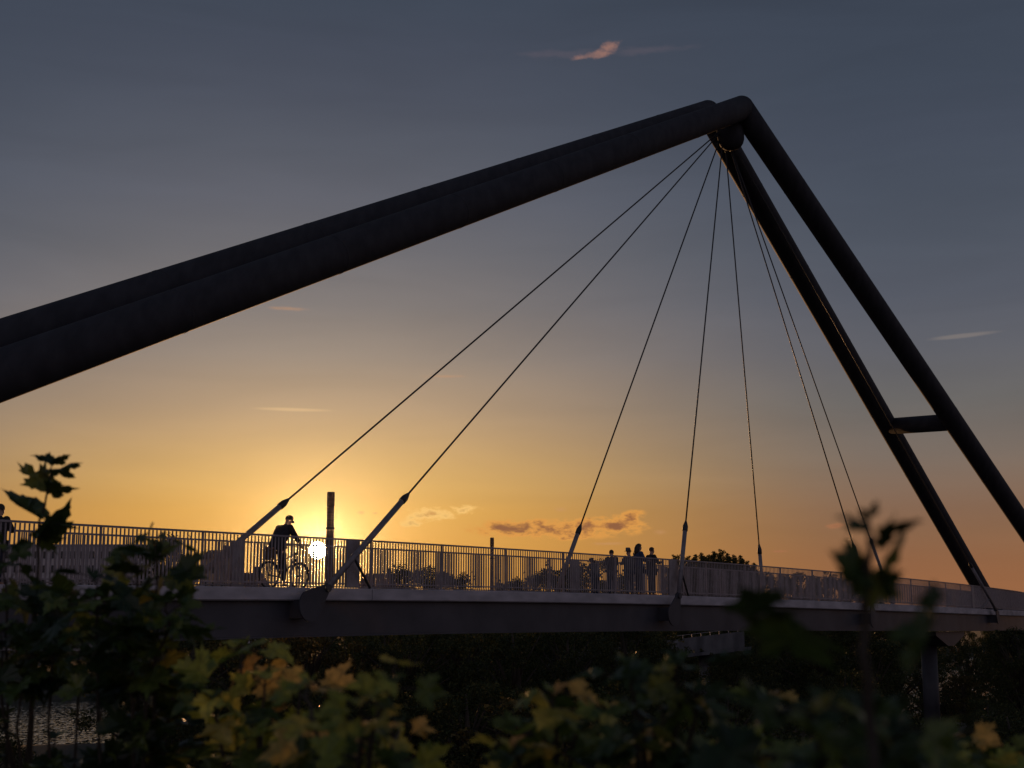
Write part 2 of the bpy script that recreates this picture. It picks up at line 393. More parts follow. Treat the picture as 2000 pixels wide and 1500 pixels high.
bm = BM(); prism(bm, a2-nrm*.1, b-nrm*.1, 0, .20, .23, -nrm*.035); hr = wobj('handrail', bm, M['rail'], wk)
k = 0.4
while k < Lw+13.5:
    bm = BM(); c = b-dirw*k-nrm*.12; box(bm, c+Vector((0,0,.10)), (.05,.05,.20)); wobj('post', bm, M['rail'], wk); k += .62
for k in (3.0, 14.0):
    c = b-dirw*k-nrm*1.3; gz = ground_h(c.x, c.y)
    bm = BM(); tube(bm, [(c.x,c.y,gz-.5),(c.x,c.y,c.z-1.2)], .35, 20); wobj('support_column', bm, M['old_concrete'], wk, True)
# ------------------------------------------------------------------ chimneys, houses
def chimney(px, py, Y, r, label):
    top = at(px, py, Y); gz = ground_h(top.x, top.y)
    e = empty('factory_chimney', (top.x, top.y, gz), 0, label, 'chimney'); H = top.z-gz
    bm = BM(); tube(bm, [(0,0,0),(0,0,H*.5),(0,0,H-.9)], [r*1.55,r*1.25,r], 32); obj('stack', bm, M['brick'], e, True)
    bm = BM(); tube(bm, [(0,0,H-.95),(0,0,H-.85),(0,0,H-.1),(0,0,H)], [r*.98,r*1.07,r*1.07,r*.98], 32); obj('crown_ring', bm, M['brick'], e, True)
    bm = BM(); tube(bm, [(0,0,H-2.3),(0,0,H-2.2)], [r*1.22,r*1.22], 24); obj('gallery', bm, M['dark_steel'], e)
chimney(646.5, 961, 86, .225, 'tall round chimney rising beside the setting sun')
chimney(961, 1050, 150, .20, 'shorter thin chimney top showing above the railing left of the third cable')
def house(px0, px1, py, Y, depth, label, rows, cols, wall='wall_pale', gable=0.0, flat=True):
    a = at(px0, py, Y); b = at(px1, py, Y); gz = ground_h((a.x+b.x)/2, Y)-.2
    w = b.x-a.x; H = a.z-gz; e = empty('house' if gable else 'apartment_block', ((a.x+b.x)/2, Y, gz), 0, label, 'house' if gable else 'building')
    Hw = H-gable
    bm = BM(); box(bm, (0, depth/2, Hw/2), (w, depth, Hw)); obj('wall', bm, M[wall], e)
    if gable:
        bm = BM(); o = .4
        pr = [(-w/2-o, Hw-.05), (w/2+o, Hw-.05)]
        A = [bm.verts.new(p) for p in ((-w/2-o,-o,Hw-.1),(w/2+o,-o,Hw-.1),(w/2+o,depth+o,Hw-.1),(-w/2-o,depth+o,Hw-.1),(-w/2+w*.12,depth/2,H),(w/2-w*.12,depth/2,H))]
        for f in ((0,1,5,4),(2,3,4,5),(3,0,4),(1,2,5),(0,3,2,1)): bm.faces.new([A[i] for i in f])
        rf = obj('roof', bm, M['roof'], e)
        bm = BM(); box(bm, (w*.2, depth/2+.6, H+.1), (.7,.7,1.5)); obj('chimney', bm, M['brick'], rf)
    else:
        bm = BM(); box(bm, (0, depth/2, Hw+.15), (w+.6, depth+.6, .3)); rf = obj('roof', bm, M['concrete'], e)
        bm = BM(); box(bm, (w*.18, depth/2, Hw+1.2), (3.2,3,1.8)); 
        bm.free()
    fh = 2.9
    for r in range(rows):
        for c in range(cols):
            x = -w/2+w*(c+.5)/cols; z = Hw-1.9-r*fh
            if z < .6: continue
            bm = BM(); ww, wh = min(1.3, w/cols*.5), 1.45
            for q in ((0,wh/2+.04,ww+.16,.08),(0,-wh/2-.04,ww+.16,.08),(-ww/2-.04,0,.08,wh),(ww/2+.04,0,.08,wh)):
                box(bm, (x+q[0], -.02, z+q[1]), (q[2], .12, q[3]))
            f = obj('window', bm, M['concrete'], e)
            bm = BM(); box(bm, (x, .0, z), (ww, .03, wh)); obj('pane', bm, M['glass'], f)
house(-90, 283, 1066, 290, 12, 'long pale flat-roofed apartment block behind the railing at far left', 6, 20)
house(392, 446, 1072, 240, 8, 'tall ochre house with steep roof left of the cyclist, behind the railing', 3, 3, 'wall_ochre', 1.6)
house(452, 506, 1116, 190, 9, 'low house whose roof shows left of the bicycle', 2, 3, 'wall_pale', 2.2)
house(700, 778, 1118, 225, 9, 'low tiled house beyond the railing left of the domed tree', 2, 4, 'wall_ochre', 2.2)
# ------------------------------------------------------------------ trees
def leafcloud(name, centers, radii, per, size, mat, parent, seed):
    r = np.random.default_rng(seed); P = []
    for c, rad in zip(centers, radii):
        n = int(per*(rad**2)); q = r.normal(size=(n, 3)); q /= np.linalg.norm(q, axis=1)[:, None]
        q *= (r.random((n, 1))**.45)*rad*np.array([1,1,.8]); P.append(q+np.array(c))
    P = np.concatenate(P); n = len(P)
    a = r.normal(size=(n, 3)); a /= np.linalg.norm(a, axis=1)[:, None]
    b = np.cross(a, r.normal(size=(n, 3))); b /= np.linalg.norm(b, axis=1)[:, None]
    s = (size*(.6+.8*r.random((n, 1))))
    V = np.stack([P-a*s*.5, P+b*s*.28, P+a*s*.5, P-b*s*.28], 1).reshape(-1, 3)
    me = bpy.data.meshes.new(name); me.vertices.add(4*n); me.vertices.foreach_set('co', V.ravel())
    me.loops.add(4*n); me.loops.foreach_set('vertex_index', np.arange(4*n, dtype=np.int32))
    me.polygons.add(n); me.polygons.foreach_set('loop_start', np.arange(0, 4*n, 4, dtype=np.int32)); me.polygons.foreach_set('loop_total', np.full(n, 4, dtype=np.int32))
    me.update(); me.validate()
    return obj(name, me, mat, parent)
def make_tree(seed, H, cw, kind='broad', leaf=.125, dens=700, mat='tree_leaf'):
    r = random.Random(seed); e = empty('broadleaf_tree' if kind != 'poplar' else 'poplar_tree', (0,0,0))
    bm = BM(); tr = .035*H
    bend = [(0,0,-.6),(r.uniform(-.1,.1),r.uniform(-.1,.1),H*.3),(r.uniform(-.3,.3),r.uniform(-.3,.3),H*.6),(0,0,H*.92)]
    tube(bm, bend, [tr*1.3,tr,tr*.6,tr*.12], 9)
    cs, rs = [], []
    if kind == 'poplar':
        for k in range(84):
            z = H*(1-.97*(k/83)**.8); w = cw*.5*min(1, .12+((H-z)/2.6)**.8)
            for j in range(2):
                a = r.uniform(0, 6.28); d = w*r.uniform(.0,.85); p = (math.cos(a)*d, math.sin(a)*d, z-.25+r.uniform(-.2,.2))
                cs.append(p); rs.append(.16+w*r.uniform(.28,.5))
                if k % 3 == 0 and j == 0: tube(bm, [(0,0,max(.5, z-H*.08)), p], [tr*.2,.01], 5)
    else:
        n = 84
        for k in range(n):
            z = r.uniform(.04, .99); ww = cw*.5*(math.sin(math.pi*min(.93, z*.72+.2))**.6)
            a = r.uniform(0, 6.28); d = ww*math.sqrt(r.random())*r.uniform(.75,1.12)
            p = (math.cos(a)*d, math.sin(a)*d, H*z*r.uniform(.94,1.02)); cs.append(p); rs.append(r.uniform(.10,.19)*cw*.55)
            if k % 2 == 0:
                s0 = H*max(.12, z*.55); tube(bm, [(0,0,s0), (p[0]*.5,p[1]*.5,(s0+p[2])/2+.15), p], [tr*.4,tr*.2,.015], 5)
        for k in range(26):      # twigs of leaves breaking the outline
            a = r.uniform(0, 6.28); z = r.uniform(.35,1.0); ww = cw*.56*(math.sin(math.pi*min(.93, z*.86+.06))**.6)
            cs.append((math.cos(a)*ww, math.sin(a)*ww, H*z+r.uniform(0,.35))); rs.append(r.uniform(.12,.3))
    obj('trunk', bm, M['bark'], e, True)
    leafcloud('crown', cs, rs, dens, leaf, M[mat], e, seed)
    return e
def copy_tree(src, loc, sc, rz, label, group, name=None):
    c = src.copy(); C.objects.link(c); c.location = loc; c.scale = sc; c.rotation_euler = (0,0,rz)
    for ch in src.children:
        d = ch.copy(); C.objects.link(d); d.parent = c
    tag(c, label, 'tree', group); return c
T = [make_tree(11, 6.5, 6.5), make_tree(23, 6.5, 5.2), make_tree(37, 6.5, 7.5, mat='tree_leaf'), make_tree(52, 5, 4.6, leaf=.15, mat='tree_leaf_dry')]
PP = make_tree(71, 18, 2.6, 'poplar', .17, 700)
TS = make_tree(91, 6.5, 6.0, leaf=.17, dens=170)
TB = make_tree(83, 14, 13, 'broad', .26, 260)
T.append(TS)
used = set()
def put(src, px, pytop, Y, label, group, wfac=1.0, H0=6.5):
    top = at(px, pytop, Y); gz = ground_h(top.x, top.y); H = max(1.5, top.z-gz); k = H/H0
    rz = rng.uniform(0, 6.28); loc = (top.x, top.y, gz); sc = (k*wfac, k*wfac, k)
    if id(src) not in used:
        used.add(id(src)); src.location = loc; src.scale = sc; src.rotation_euler = (0,0,rz); tag(src, label, 'tree', group)
    else: copy_tree(src, loc, sc, rz, label, group)
G1 = 'dark trees on the river bank below the bridge'
near_trees = [
 (0,-160,1262,48,'dark bank tree at the far left edge under the railing'),
 (1,330,1275,52,'dark bank tree left of the yellow-green maple shoots'),
 (2,380,1225,60,'dark bank tree right of the tall left maple shoot'),
 (0,455,1212,66,'bank tree behind the tips of the central maple shoots'),
 (3,605,1212,58,'bank tree with dry golden leaves straight below the sun'),
 (1,690,1212,64,'brownish dark bank tree under the girder right of the anchor plate'),
 (2,800,1212,62,'broad dark bank tree under the bridge below the second cable'),
 (0,905,1212,66,'dark bank tree under the girder left of the frame centre'),
 (1,1000,1212,58,'dark bank tree under the girder at the frame centre'),
 (2,1110,1212,64,'dense dark bank tree below the third cable'),
 (0,1215,1212,68,'dark bank tree left of the lower concrete walkway'),
 (2,1565,1212,86,'tall dark tree right of the lower concrete parapet'),
 (0,1600,1212,80,'dark tree behind the long blurred maple leaf'),
 (1,1700,1262,70,'dark bank tree left of the round pier'),
 (3,1878,1322,88,'small golden bush right of the round pier, glints of water round it'),
 (2,1960,1275,95,'dark tree by the water at the right frame edge'),
 (1,2075,1262,80,'dark tree just cut by the right frame edge'),
 (2,120,1226,158,'tree across the water behind the far left mass of maple leaves'),
 (0,40,1230,154,'tree across the water at the far left, under the railing'),
 (1,215,1224,162,'tree across the water left of the second maple shoot'),
 (1,270,1212,82,'bank tree in the back row left of the second maple shoot'),
 (0,390,1212,84,'bank tree in the back row under the first cable anchor'),
 (2,530,1212,86,'back row bank tree under the cyclist'),
 (1,640,1212,88,'back row bank tree below the tall chimney'),
 (0,750,1212,84,'back row bank tree under the girder seam'),
 (2,860,1212,86,'back row bank tree below the dark anchor tube shadow'),
 (1,960,1212,88,'back row bank tree below the thin chimney'),
 (0,1060,1212,86,'back row bank tree left of the third cable foot'),
 (2,1170,1212,88,'back row bank tree under the group of people'),
 (1,1280,1212,104,'back row bank tree behind the left end of the lower walkway'),
 (0,1385,1212,106,'back row tree straight behind the lower concrete parapet'),
 (2,1520,1215,104,'back row tree at the right end of the lower concrete parapet'),
 (1,1560,1212,100,'back row tree behind the long drooping blurred leaf'),
 (0,1660,1212,102,'back row tree left of the stem of the blurred shoot'),
 (4,1885,1252,120,'loose-crowned tree by the water right of the round pier, glints showing through it'),
 (4,1800,1258,116,'loose-crowned tree by the water behind the round pier'),
 (4,1960,1245,118,'loose-crowned waterside tree near the right frame edge'),
 (4,2040,1245,116,'loose-crowned waterside tree cut by the right frame edge'),
 (4,1840,1330,96,'sparse low tree in front of the glinting water right of the pier'),
 (2,1750,1248,105,'back row tree just left of the round pier'),
 (0,2000,1245,112,'bank tree beneath the far end of the deck'),
 (2,1440,1305,60,'dark bank tree below the right end of the concrete parapet'),
 (1,1650,1300,56,'dark bank tree in the middle of the right-hand bank'),
 (0,1660,1345,52,'low dark bank tree left of the glinting water at right'),
 (2,1930,1365,60,'dark bank tree below the glinting water at right'),
 (2,1300,1262,60,'dark bank tree straight left of the pale concrete parapet'),
 (1,1268,1214,82,'slim dark tree hiding the left part of the lower walkway'),
 (0,1985,1232,72,'dark bank tree in front of the foot of the pylon leg at right'),
 (0,560,1330,34,'nearer dark bush behind the central maple shoots'),
 (1,760,1345,36,'nearer dark bush right of the central maple shoots'),
 (2,910,1330,38,'nearer dark bush between the two maple clumps'),
 (3,1075,1372,32,'low dull bush behind the right-hand maple shoots'),
 (0,1240,1345,36,'nearer dark bush under the lower concrete walkway'),
 (1,1420,1330,40,'nearer pale-tipped bush right below the concrete parapet'),
 (2,1570,1380,34,'nearer dark bush below the long blurred maple leaf'),
 (0,1720,1392,36,'nearer dark bush below the blurred maple shoot'),
 (1,1965,1380,40,'nearer dark bush in the bottom right corner'),
 (2,1860,1440,33,'low dark bush above the small shoots at bottom right'),
 (1,330,1390,36,'low dark bush right of the glinting water'),
 (0,-40,1440,34,'low dark bush in the bottom left corner'),
]
for ti, px, py, Y, lab in near_trees: put(T[ti], px, py, Y, lab, G1, 1.0 if Y > 45 else 1.15, 5.0 if ti == 3 else 6.5)
G2 = 'trees on the far bank beyond the bridge'
far_trees = [
 (TB,-120,1215,150,'far tree low behind the left railing at the frame edge',14),(TB,60,1240,150,'far dark tree under the apartment block',14),
 (TB,200,1225,155,'far tree under the right end of the apartment block',14),
 (TB,330,1046,190,'tall loose tree rising just above the far rail left of the first cable',14),
 (TB,430,1205,170,'far tree below the ochre house',14),(TB,560,1212,180,'far tree in front of the low house under the sun',14),
 (TB,735,1165,185,'far tree just right of the near anchor tube',14),
 (TB,810,1104,180,'round domed tree showing through the railing between the chimneys',14),
 (TB,885,1118,190,'lower tree leaning on the right side of the domed tree',14),
 (TB,1010,1128,210,'low far tree right of the thin chimney',14),(TB,1062,1118,205,'far tree left of the third cable anchor',14),
 (TB,1130,1095,200,'dark far tree beside the leftmost of the group of people',14),(TB,1215,1120,215,'far tree behind the group of people',14),
 (TB,1390,1099,214,'wide dark tree crown filling in behind the slim poplar tops',14),(TB,1520,1118,250,'far tree just right of the poplars',14),(TB,1600,1120,255,'far tree behind the railing left of the blurred maple shoot',14),
 (TB,1690,1140,260,'far tree right behind the blurred maple leaf',14),(TB,1790,1185,280,'low far tree under the railing left of the pylon leg',14),
 (TB,1870,1212,285,'low far tree beyond the water right of the pier',14),(TB,1730,1212,270,'low far tree beyond the water left of the pier',14),(TB,2010,1212,280,'low far tree beyond the water at the right frame edge',14),
 (TB,1960,1166,290,'far tree at the foot of the inner pylon leg',14),(TB,2060,1158,290,'far tree beyond the deck at the right frame edge',14)]
for src, px, py, Y, lab, h in far_trees: put(src, px, py, Y, lab, G2, 1.0 if py > 1060 else .7, h)
for k, (px, py) in enumerate([(1316,1080),(1330,1078),(1345,1082),(1358,1079),(1370,1076),(1383,1080),(1394,1073),(1407,1069),(1421,1077),(1433,1080),(1446,1081),(1460,1092),(1472,1096)]):
    put(PP, px, py, 196+(k*7 % 13), 'dark slim poplar treetop above the railing right of the near-vertical stay cable', 'poplars in a row beyond the bridge', 1.15, 18)
# ------------------------------------------------------------------ people
def skin_obj(name, verts, edges, mat, parent, sub=2):
    me = bpy.data.meshes.new(name); me.from_pydata([v[:3] for v in verts], edges, []); me.materials.append(mat)
    o = bpy.data.objects.new(name, me); C.objects.link(o); o.parent = parent
    sk = o.modifiers.new('s', 'SKIN'); sk.use_smooth_shade = True
    if not me.skin_vertices: pass
    for i, v in enumerate(verts):
        rr = v[3] if isinstance(v[3], tuple) else (v[3], v[3])
        me.skin_vertices[0].data[i].radius = rr; me.skin_vertices[0].data[i].use_root = (i == 0)
    ss = o.modifiers.new('u', 'SUBSURF'); ss.levels = sub; ss.render_levels = sub
    dg = bpy.context.evaluated_depsgraph_get(); ev = o.evaluated_get(dg)
    m2 = bpy.data.meshes.new_from_object(ev); o.modifiers.clear(); old = o.data; o.data = m2; bpy.data.meshes.remove(old)
    if not m2.materials: m2.materials.append(mat)
    m2.polygons.foreach_set('use_smooth', [True]*len(m2.polygons))
    return o
def person(loc, rz, label, J, hgt=1.0, shirt='cloth_black', trousers='denim', hair='short', group=None, skirt=False, bulk=1.36):
    """J: joints in metres for a 1.75 m figure facing +y: pelvis chest neck head shL shR elL elR wrL wrR hipL hipR knL knR anL anR"""
    e = empty('person', loc, rz, label, 'person', group); e.scale = (hgt,)*3
    D = dict(pelvis=(0,0,.95), chest=(0,.0,1.32), neck=(0,.0,1.48), head=(0,.03,1.62), shL=(-.18,0,1.42), shR=(.18,0,1.42),
             elL=(-.24,-.02,1.13), elR=(.24,-.02,1.13), wrL=(-.22,.12,.92), wrR=(.22,.12,.92),
             hipL=(-.09,0,.90), hipR=(.09,0,.90), knL=(-.10,.03,.50), knR=(.10,.03,.50), anL=(-.10,0,.08), anR=(.10,0,.08))
    D.update(J); V = {k: Vector(v) for k, v in D.items()}
    verts, edges, idx = [], [], {}
    def add(k, p, r, par=None):
        idx[k] = len(verts); verts.append((p[0], p[1], p[2], r))
        if par is not None: edges.append((idx[par], idx[k]))
    add('pelvis', V['pelvis'], (.145,.10)); add('waist', V['pelvis'].lerp(V['chest'], .45), (.125,.09), 'pelvis')
    add('chest', V['chest'], (.15,.105), 'waist'); add('neckb', V['chest'].lerp(V['neck'], .75), (.07,.065), 'chest')
    add('neck', V['neck']+(V['head']-V['neck'])*.2, (.055,.055), 'neckb')
    hd = (V['head']-V['neck']).normalized(); fw = Vector((0,1,0)) - hd*hd.y; fw.normalize()
    add('jaw', V['head']-hd*.05+fw*.015, (.062,.072), 'neck'); add('skull', V['head']+hd*.05, (.078,.092), 'jaw')
    add('crown', V['head']+hd*.105, (.055,.065), 'skull'); add('nose', V['head']+fw*.105-hd*.005, .014, 'jaw')
    for s in 'LR':
        sh = V['sh'+s]; el = V['el'+s]; wr = V['wr'+s]
        add('sh'+s, sh, .062, 'chest'); add('ua'+s, sh.lerp(el, .5), .048, 'sh'+s); add('el'+s, el, .04, 'ua'+s)
        add('fa'+s, el.lerp(wr, .4), .038, 'el'+s); add('wr'+s, wr, (.026,.02), 'fa'+s)
        d = (wr-el).normalized(); sd = d.cross(Vector((0,0,1))); sd = sd.normalized() if sd.length > .1 else Vector((1,0,0)); dn = sd.cross(d).normalized()
        add('palm'+s, wr+d*.07, (.036,.017), 'wr'+s)
        for q, (o, l) in enumerate(((-.030,.055),(-.010,.07),(.010,.066),(.028,.052))):
            add('f%d%s' % (q, s), wr+d*(.10+l*.5)+sd*o*1.05-dn*.01, .0085, 'palm'+s); add('g%d%s' % (q, s), wr+d*(.09+l*.75)+sd*o*1.1-dn*.04, .0075, 'f%d%s' % (q, s))
        add('th'+s, wr+d*.06-sd*.05, .010, 'palm'+s)
        hp = V['hip'+s]; kn = V['kn'+s]; an = V['an'+s]
        add('hip'+s, hp, .09, 'pelvis'); add('tg'+s, hp.lerp(kn, .5), .075, 'hip'+s); add('kn'+s, kn, .055, 'tg'+s)
        add('cf'+s, kn.lerp(an, .35), .055, 'kn'+s); add('an'+s, an, .036, 'cf'+s); add('toe'+s, an+Vector((0,.16,-.045)), (.045,.028), 'an'+s)
    skin_obj('body', verts, edges, M['skin'], e)
    g = .016
    def sub(names, ex=g, only=None):
        vv = []; mp = {}
        for n in names:
            v = verts[idx[n]]; r = v[3] if isinstance(v[3], tuple) else (v[3],)*2
            mp[idx[n]] = len(vv); b_ = (bulk if ex > .017 else 1.12) if n in ('pelvis','waist','chest','neckb','shL','shR','uaL','uaR','elL','elR','hipL','hipR','tgL','tgR','cfL','cfR') else 1
            vv.append((v[0], v[1], v[2], ((r[0]+ex)*b_, (r[1]+ex)*b_)))
        return vv, [(mp[a], mp[b]) for a, b in edges if a in mp and b in mp]
    bm = BM(); sp = [V['pelvis']+Vector((0,0,-.10)), V['pelvis'], V['pelvis'].lerp(V['chest'], .5), V['chest'], V['chest'].lerp(V['neck'], .45), V['chest'].lerp(V['neck'], .8), V['neck']+(V['head']-V['neck'])*.15]
    k1 = bulk/1.22; kb = 1+(k1-1)*1.6
    ra = [.185*k1, .180*k1, .170*k1, .190*k1, .185*k1, .115, .066]; rb = [.135*kb, .13*kb, .125*kb, .135*kb, .12*kb, .09, .066]
    rr = []
    for q, (c, a, b) in enumerate(zip(sp, ra, rb)):
        d = (sp[min(q+1, 6)]-sp[max(q-1, 0)]).normalized(); y_ = (Vector((0,1,0))-d*d.y).normalized(); x_ = Vector((1,0,0))
        rr.append([bm.verts.new(c+x_*a*math.copysign(abs(math.cos(t*math.pi/10))**.8, math.cos(t*math.pi/10))+y_*b*math.sin(t*math.pi/10)) for t in range(20)])
    for r0, r1 in zip(rr, rr[1:]):
        for k in range(20): bm.faces.new((r0[k], r0[(k+1)%20], r1[(k+1)%20], r1[k]))
    bm.faces.new(rr[0][::-1])
    for S_ in 'LR':
        sh, el, wr = V['sh'+S_], V['el'+S_], V['wr'+S_]; inn = sh.lerp(V['chest'].lerp(V['neck'], .4), .35)
        tube(bm, [inn, sh, sh.lerp(el, .5), el, el.lerp(wr, .5), el.lerp(wr, .86)], [.075*k1, .082*k1, .070*k1, .060*k1, .052*k1, .044*k1], 12)
        sphere(bm, sh, .082*k1, 2)
    so2 = obj('shirt', bm, M[shirt], e, True); sb_ = so2.modifiers.new('u', 'SUBSURF'); sb_.levels = 1; sb_.render_levels = 1
    vv, ee = sub(['pelvis','hipL','tgL','knL','cfL','anL','hipR','tgR','knR','cfR','anR'], .016); skin_obj('trousers' if not skirt else 'leggings', vv, ee, M[trousers], e)
    if skirt:
        bm = BM(); c = V['pelvis']; rings = [(c.z+.12,.15,.12),(c.z-.05,.20,.16),(c.z-.3,.27,.2),(c.z-.5,.30,.23)]
        rr = []
        for z, a, b in rings: rr.append([bm.verts.new((c.x+a*math.cos(t*math.pi/12), c.y+b*math.sin(t*math.pi/12)*(1+.08*math.cos(t*2)), z)) for t in range(24)])
        for r0, r1 in zip(rr, rr[1:]):
            for k in range(24): bm.faces.new((r0[k], r0[(k+1)%24], r1[(k+1)%24], r1[k]))
        obj('skirt', bm, M[trousers], e, True)
    H = V['head']
    for s in (-1, 1):
        bm = BM(); sphere(bm, H+hd*.01+Vector((s*.082,0,0)), .022, 2, (.4,1,1.4)); obj('ear', bm, M['skin'], e, True)
        bm = BM(); sphere(bm, H+hd*.015+fw*.082+Vector((s*.031,0,0)), .011, 2); obj('eye', bm, M['hair_dark'], e, True)
    bm = BM(); top = H+hd*.055-fw*.012
    if hair in ('short', 'long', 'hat', 'cap'): sphere(bm, top, .1, 3, (.90,1.06,1.0)); bmesh.ops.delete(bm, geom=[v for v in bm.verts if (v.co-top).dot(fw) > .055 and (v.co-top).dot(hd) < .03 or (v.co-top).dot(hd) < -.06], context='VERTS')
    if hair == 'long':
        tube(bm, [top-fw*.03+hd*.02, top-fw*.055-hd*.10, top-fw*.06-hd*.22, top-fw*.05-hd*.32], [.085,.095,.09,.05], 14)
    if hair == 'curly':
        r = random.Random(3)
        for k in range(46):
            a = r.uniform(0,6.28); z = r.uniform(-.14,.09); sphere(bm, top+hd*z+Vector((math.cos(a)*.095, min(.03, math.sin(a)*.1), 0)), r.uniform(.022,.04), 1)
        sphere(bm, top, .10, 2, (.95,1,.98))
    obj('hair', bm, M['hair_dark'], e, True)
    if hair == 'hat':
        bm = BM(); n = 28; tp = H+hd*.07
        prof = [(.16,-.012),(.105,.0),(.098,.02),(.09,.10),(.07,.125),(0.002,.13)]
        rr = [[bm.verts.new(tp+hd*z+Vector((math.cos(2*math.pi*k/n)*a, math.sin(2*math.pi*k/n)*a, 0))) for k in range(n)] for a, z in prof]
        for r0, r1 in zip(rr, rr[1:]):
            for k in range(n): bm.faces.new((r0[k], r0[(k+1)%n], r1[(k+1)%n], r1[k]))
        h = obj('hat', bm, M['cloth_grey'], e, True); so = h.modifiers.new('t', 'SOLIDIFY'); so.thickness = .006
    if hair == 'cap':
        bm = BM(); tp = H+hd*.075; sphere(bm, tp, .107, 3, (.92,1.06,.86)); bmesh.ops.delete(bm, geom=[v for v in bm.verts if (v.co-tp).dot(hd) < -.02], context='VERTS')
        n = 10; A = [bm.verts.new(tp+fw*.09+Vector((math.cos(math.pi*k/n)*.08,0,0))-hd*.012) for k in range(n+1)]
        Bq = [bm.verts.new(tp+fw*(.095+.085*math.sin(math.pi*k/n))+Vector((math.cos(math.pi*k/n)*.08,0,0))-hd*.028) for k in range(n+1)]
        for k in range(n): bm.faces.new((A[k], A[k+1], Bq[k+1], Bq[k]))
        h = obj('cap', bm, M['cloth_black'], e, True); so = h.modifiers.new('t', 'SOLIDIFY'); so.thickness = .005
    return e
def on_deck(px, v, dz=0.0):
    s = s_at(px, 1150, v, 1.0); p, t, n = fr(s); q = p+n*v+Vector((0,0,-.03+dz)); return q, math.atan2(t.y, t.x)-math.pi/2    # rz that turns local +y along the bridge
# bicycle and rider
bp_, brz = on_deck(552, -.85)
bike = empty('bicycle', bp_, brz, 'black city bicycle with a basket on its rear rack, ridden beside the setting sun', 'bicycle')
def bt(bm, *pts, r=.014): tube(bm, pts, r, 8)
RH, FH, BB, ST_, HS = (0,-.46,.35), (0,.64,.35), (0,0,.29), (0,-.17,.86), (0,.44,.98)
bm = BM(); bt(bm, BB, ST_, r=.017); bt(bm, BB, (0,.47,.80), r=.019); bt(bm, (0,-.12,.68), (0,.45,.92), r=.017)
bt(bm, (0,.49,.74), HS, r=.02)
for s in (-.06,.06): bt(bm, (s*.7,-.02,.30), (s,-.46,.35), r=.009); bt(bm, (s*.3,-.14,.78), (s,-.46,.35), r=.008)
obj('frame', bm, M['bike_paint'], bike, True)
bm = BM()
for s in (-.055,.055): bt(bm, (s*.6,.49,.74), (s,.56,.52), (s,.64,.35), r=.012)
bt(bm, (0,.47,.80),(0,.50,.72), r=.022); obj('fork', bm, M['bike_paint'], bike, True)
for nm, c in (('rear_wheel', RH), ('front_wheel', FH)):
    bm = BM(); torus(bm, c, .312, .012); wh = obj('wheel', bm, M['chrome'], bike, True)
    bm = BM(); torus(bm, c, .335, .022); obj('tyre', bm, M['rubber'], wh, True)
    bm = BM(); tube(bm, [(-.04,c[1],c[2]),(.04,c[1],c[2])], .025, 12); obj('hub', bm, M['chrome'], wh, True)
    bm = BM()
    for k in range(24):
        a = k*math.pi/12; tube(bm, [((-1)**k*.025, c[1], c[2]), (0, c[1]+.31*math.cos(a), c[2]+.31*math.sin(a))], .0018, 4)
    obj('spokes', bm, M['chrome'], wh)
    bm = BM(); n = 16; A = []
    for k in range(n+1):
        a = math.radians(20+150*k/n) if nm == 'front_wheel' else math.radians(-5+175*k/n)
        A.append([bm.verts.new((x, c[1]+.37*math.cos(a), c[2]+.37*math.sin(a))) for x in (-.028,.028)])
    for u, w in zip(A, A[1:]): bm.faces.new((u[0], u[1], w[1], w[0]))
    mg = obj('mudguard', bm, M['bike_paint'], bike, True); so = mg.modifiers.new('t','SOLIDIFY'); so.thickness = .004
bm = BM(); bt(bm, HS, (0,.43,1.10), (0,.47,1.13), r=.013); bt(bm, (-.29,.38,1.16),(-.2,.46,1.15),(0,.48,1.13),(.2,.46,1.15),(.29,.38,1.16), r=.012); hb = obj('handlebar', bm, M['chrome'], bike, True)
for s in (-1, 1):
    bm = BM(); bt(bm, (s*.23,.43,1.155),(s*.30,.365,1.16), r=.017); obj('grip', bm, M['rubber'], hb, True)
bm = BM(); bt(bm, (0,-.17,.84), (0,-.19,.95), r=.012); box(bm, (0,-.21,.97), (.06,.24,.03)); sphere(bm, (0,-.27,.975), .085, 2, (1,.9,.4)); obj('saddle', bm, M['saddle'], bike, True)
bm = BM(); bt(bm, (.07,0,.29),(-.07,0,.29), r=.02); bt(bm, (.08,0,.29),(.08,-.02,.12), r=.009); bt(bm, (-.08,0,.29),(-.08,.02,.46), r=.009)
tube(bm, [(.065,0,.29),(.072,0,.29)], .09, 20); cr_ = obj('crankset', bm, M['chrome'], bike, True)
for x, y, z in ((.13,-.02,.115),(-.13,.02,.465)):
    bm = BM(); box(bm, (x, y, z), (.09,.09,.025)); obj('pedal', bm, M['rubber'], cr_)
bm = BM()
for s in (-.06,.06): bt(bm, (s,-.20,.74),(s,-.66,.74), r=.007); bt(bm, (s,-.46,.36),(s,-.50,.74), r=.006)
for y in (-.28,-.4,-.52,-.64): bt(bm, (-.06,y,.74),(.06,y,.74), r=.006)
obj('rear_rack', bm, M['chrome'], bike, True)
bm = BM(); sphere(bm, (0,.52,.93), .04, 2, (1,1.3,1)); obj('headlamp', bm, M['chrome'], bike, True)
bm = BM(); n = 20
rr = [[bm.verts.new((math.cos(2*math.pi*k/n)*a*.85, -.46+math.sin(2*math.pi*k/n)*a*1.15, z)) for k in range(n)] for a, z in ((.02,.755),(.14,.757),(.17,.97),(.185,.99),(.165,.985),(.135,.78))]
for r0, r1 in zip(rr, rr[1:]):
    for k in range(n): bm.faces.new((r0[k], r0[(k+1)%n], r1[(k+1)%n], r1[k]))
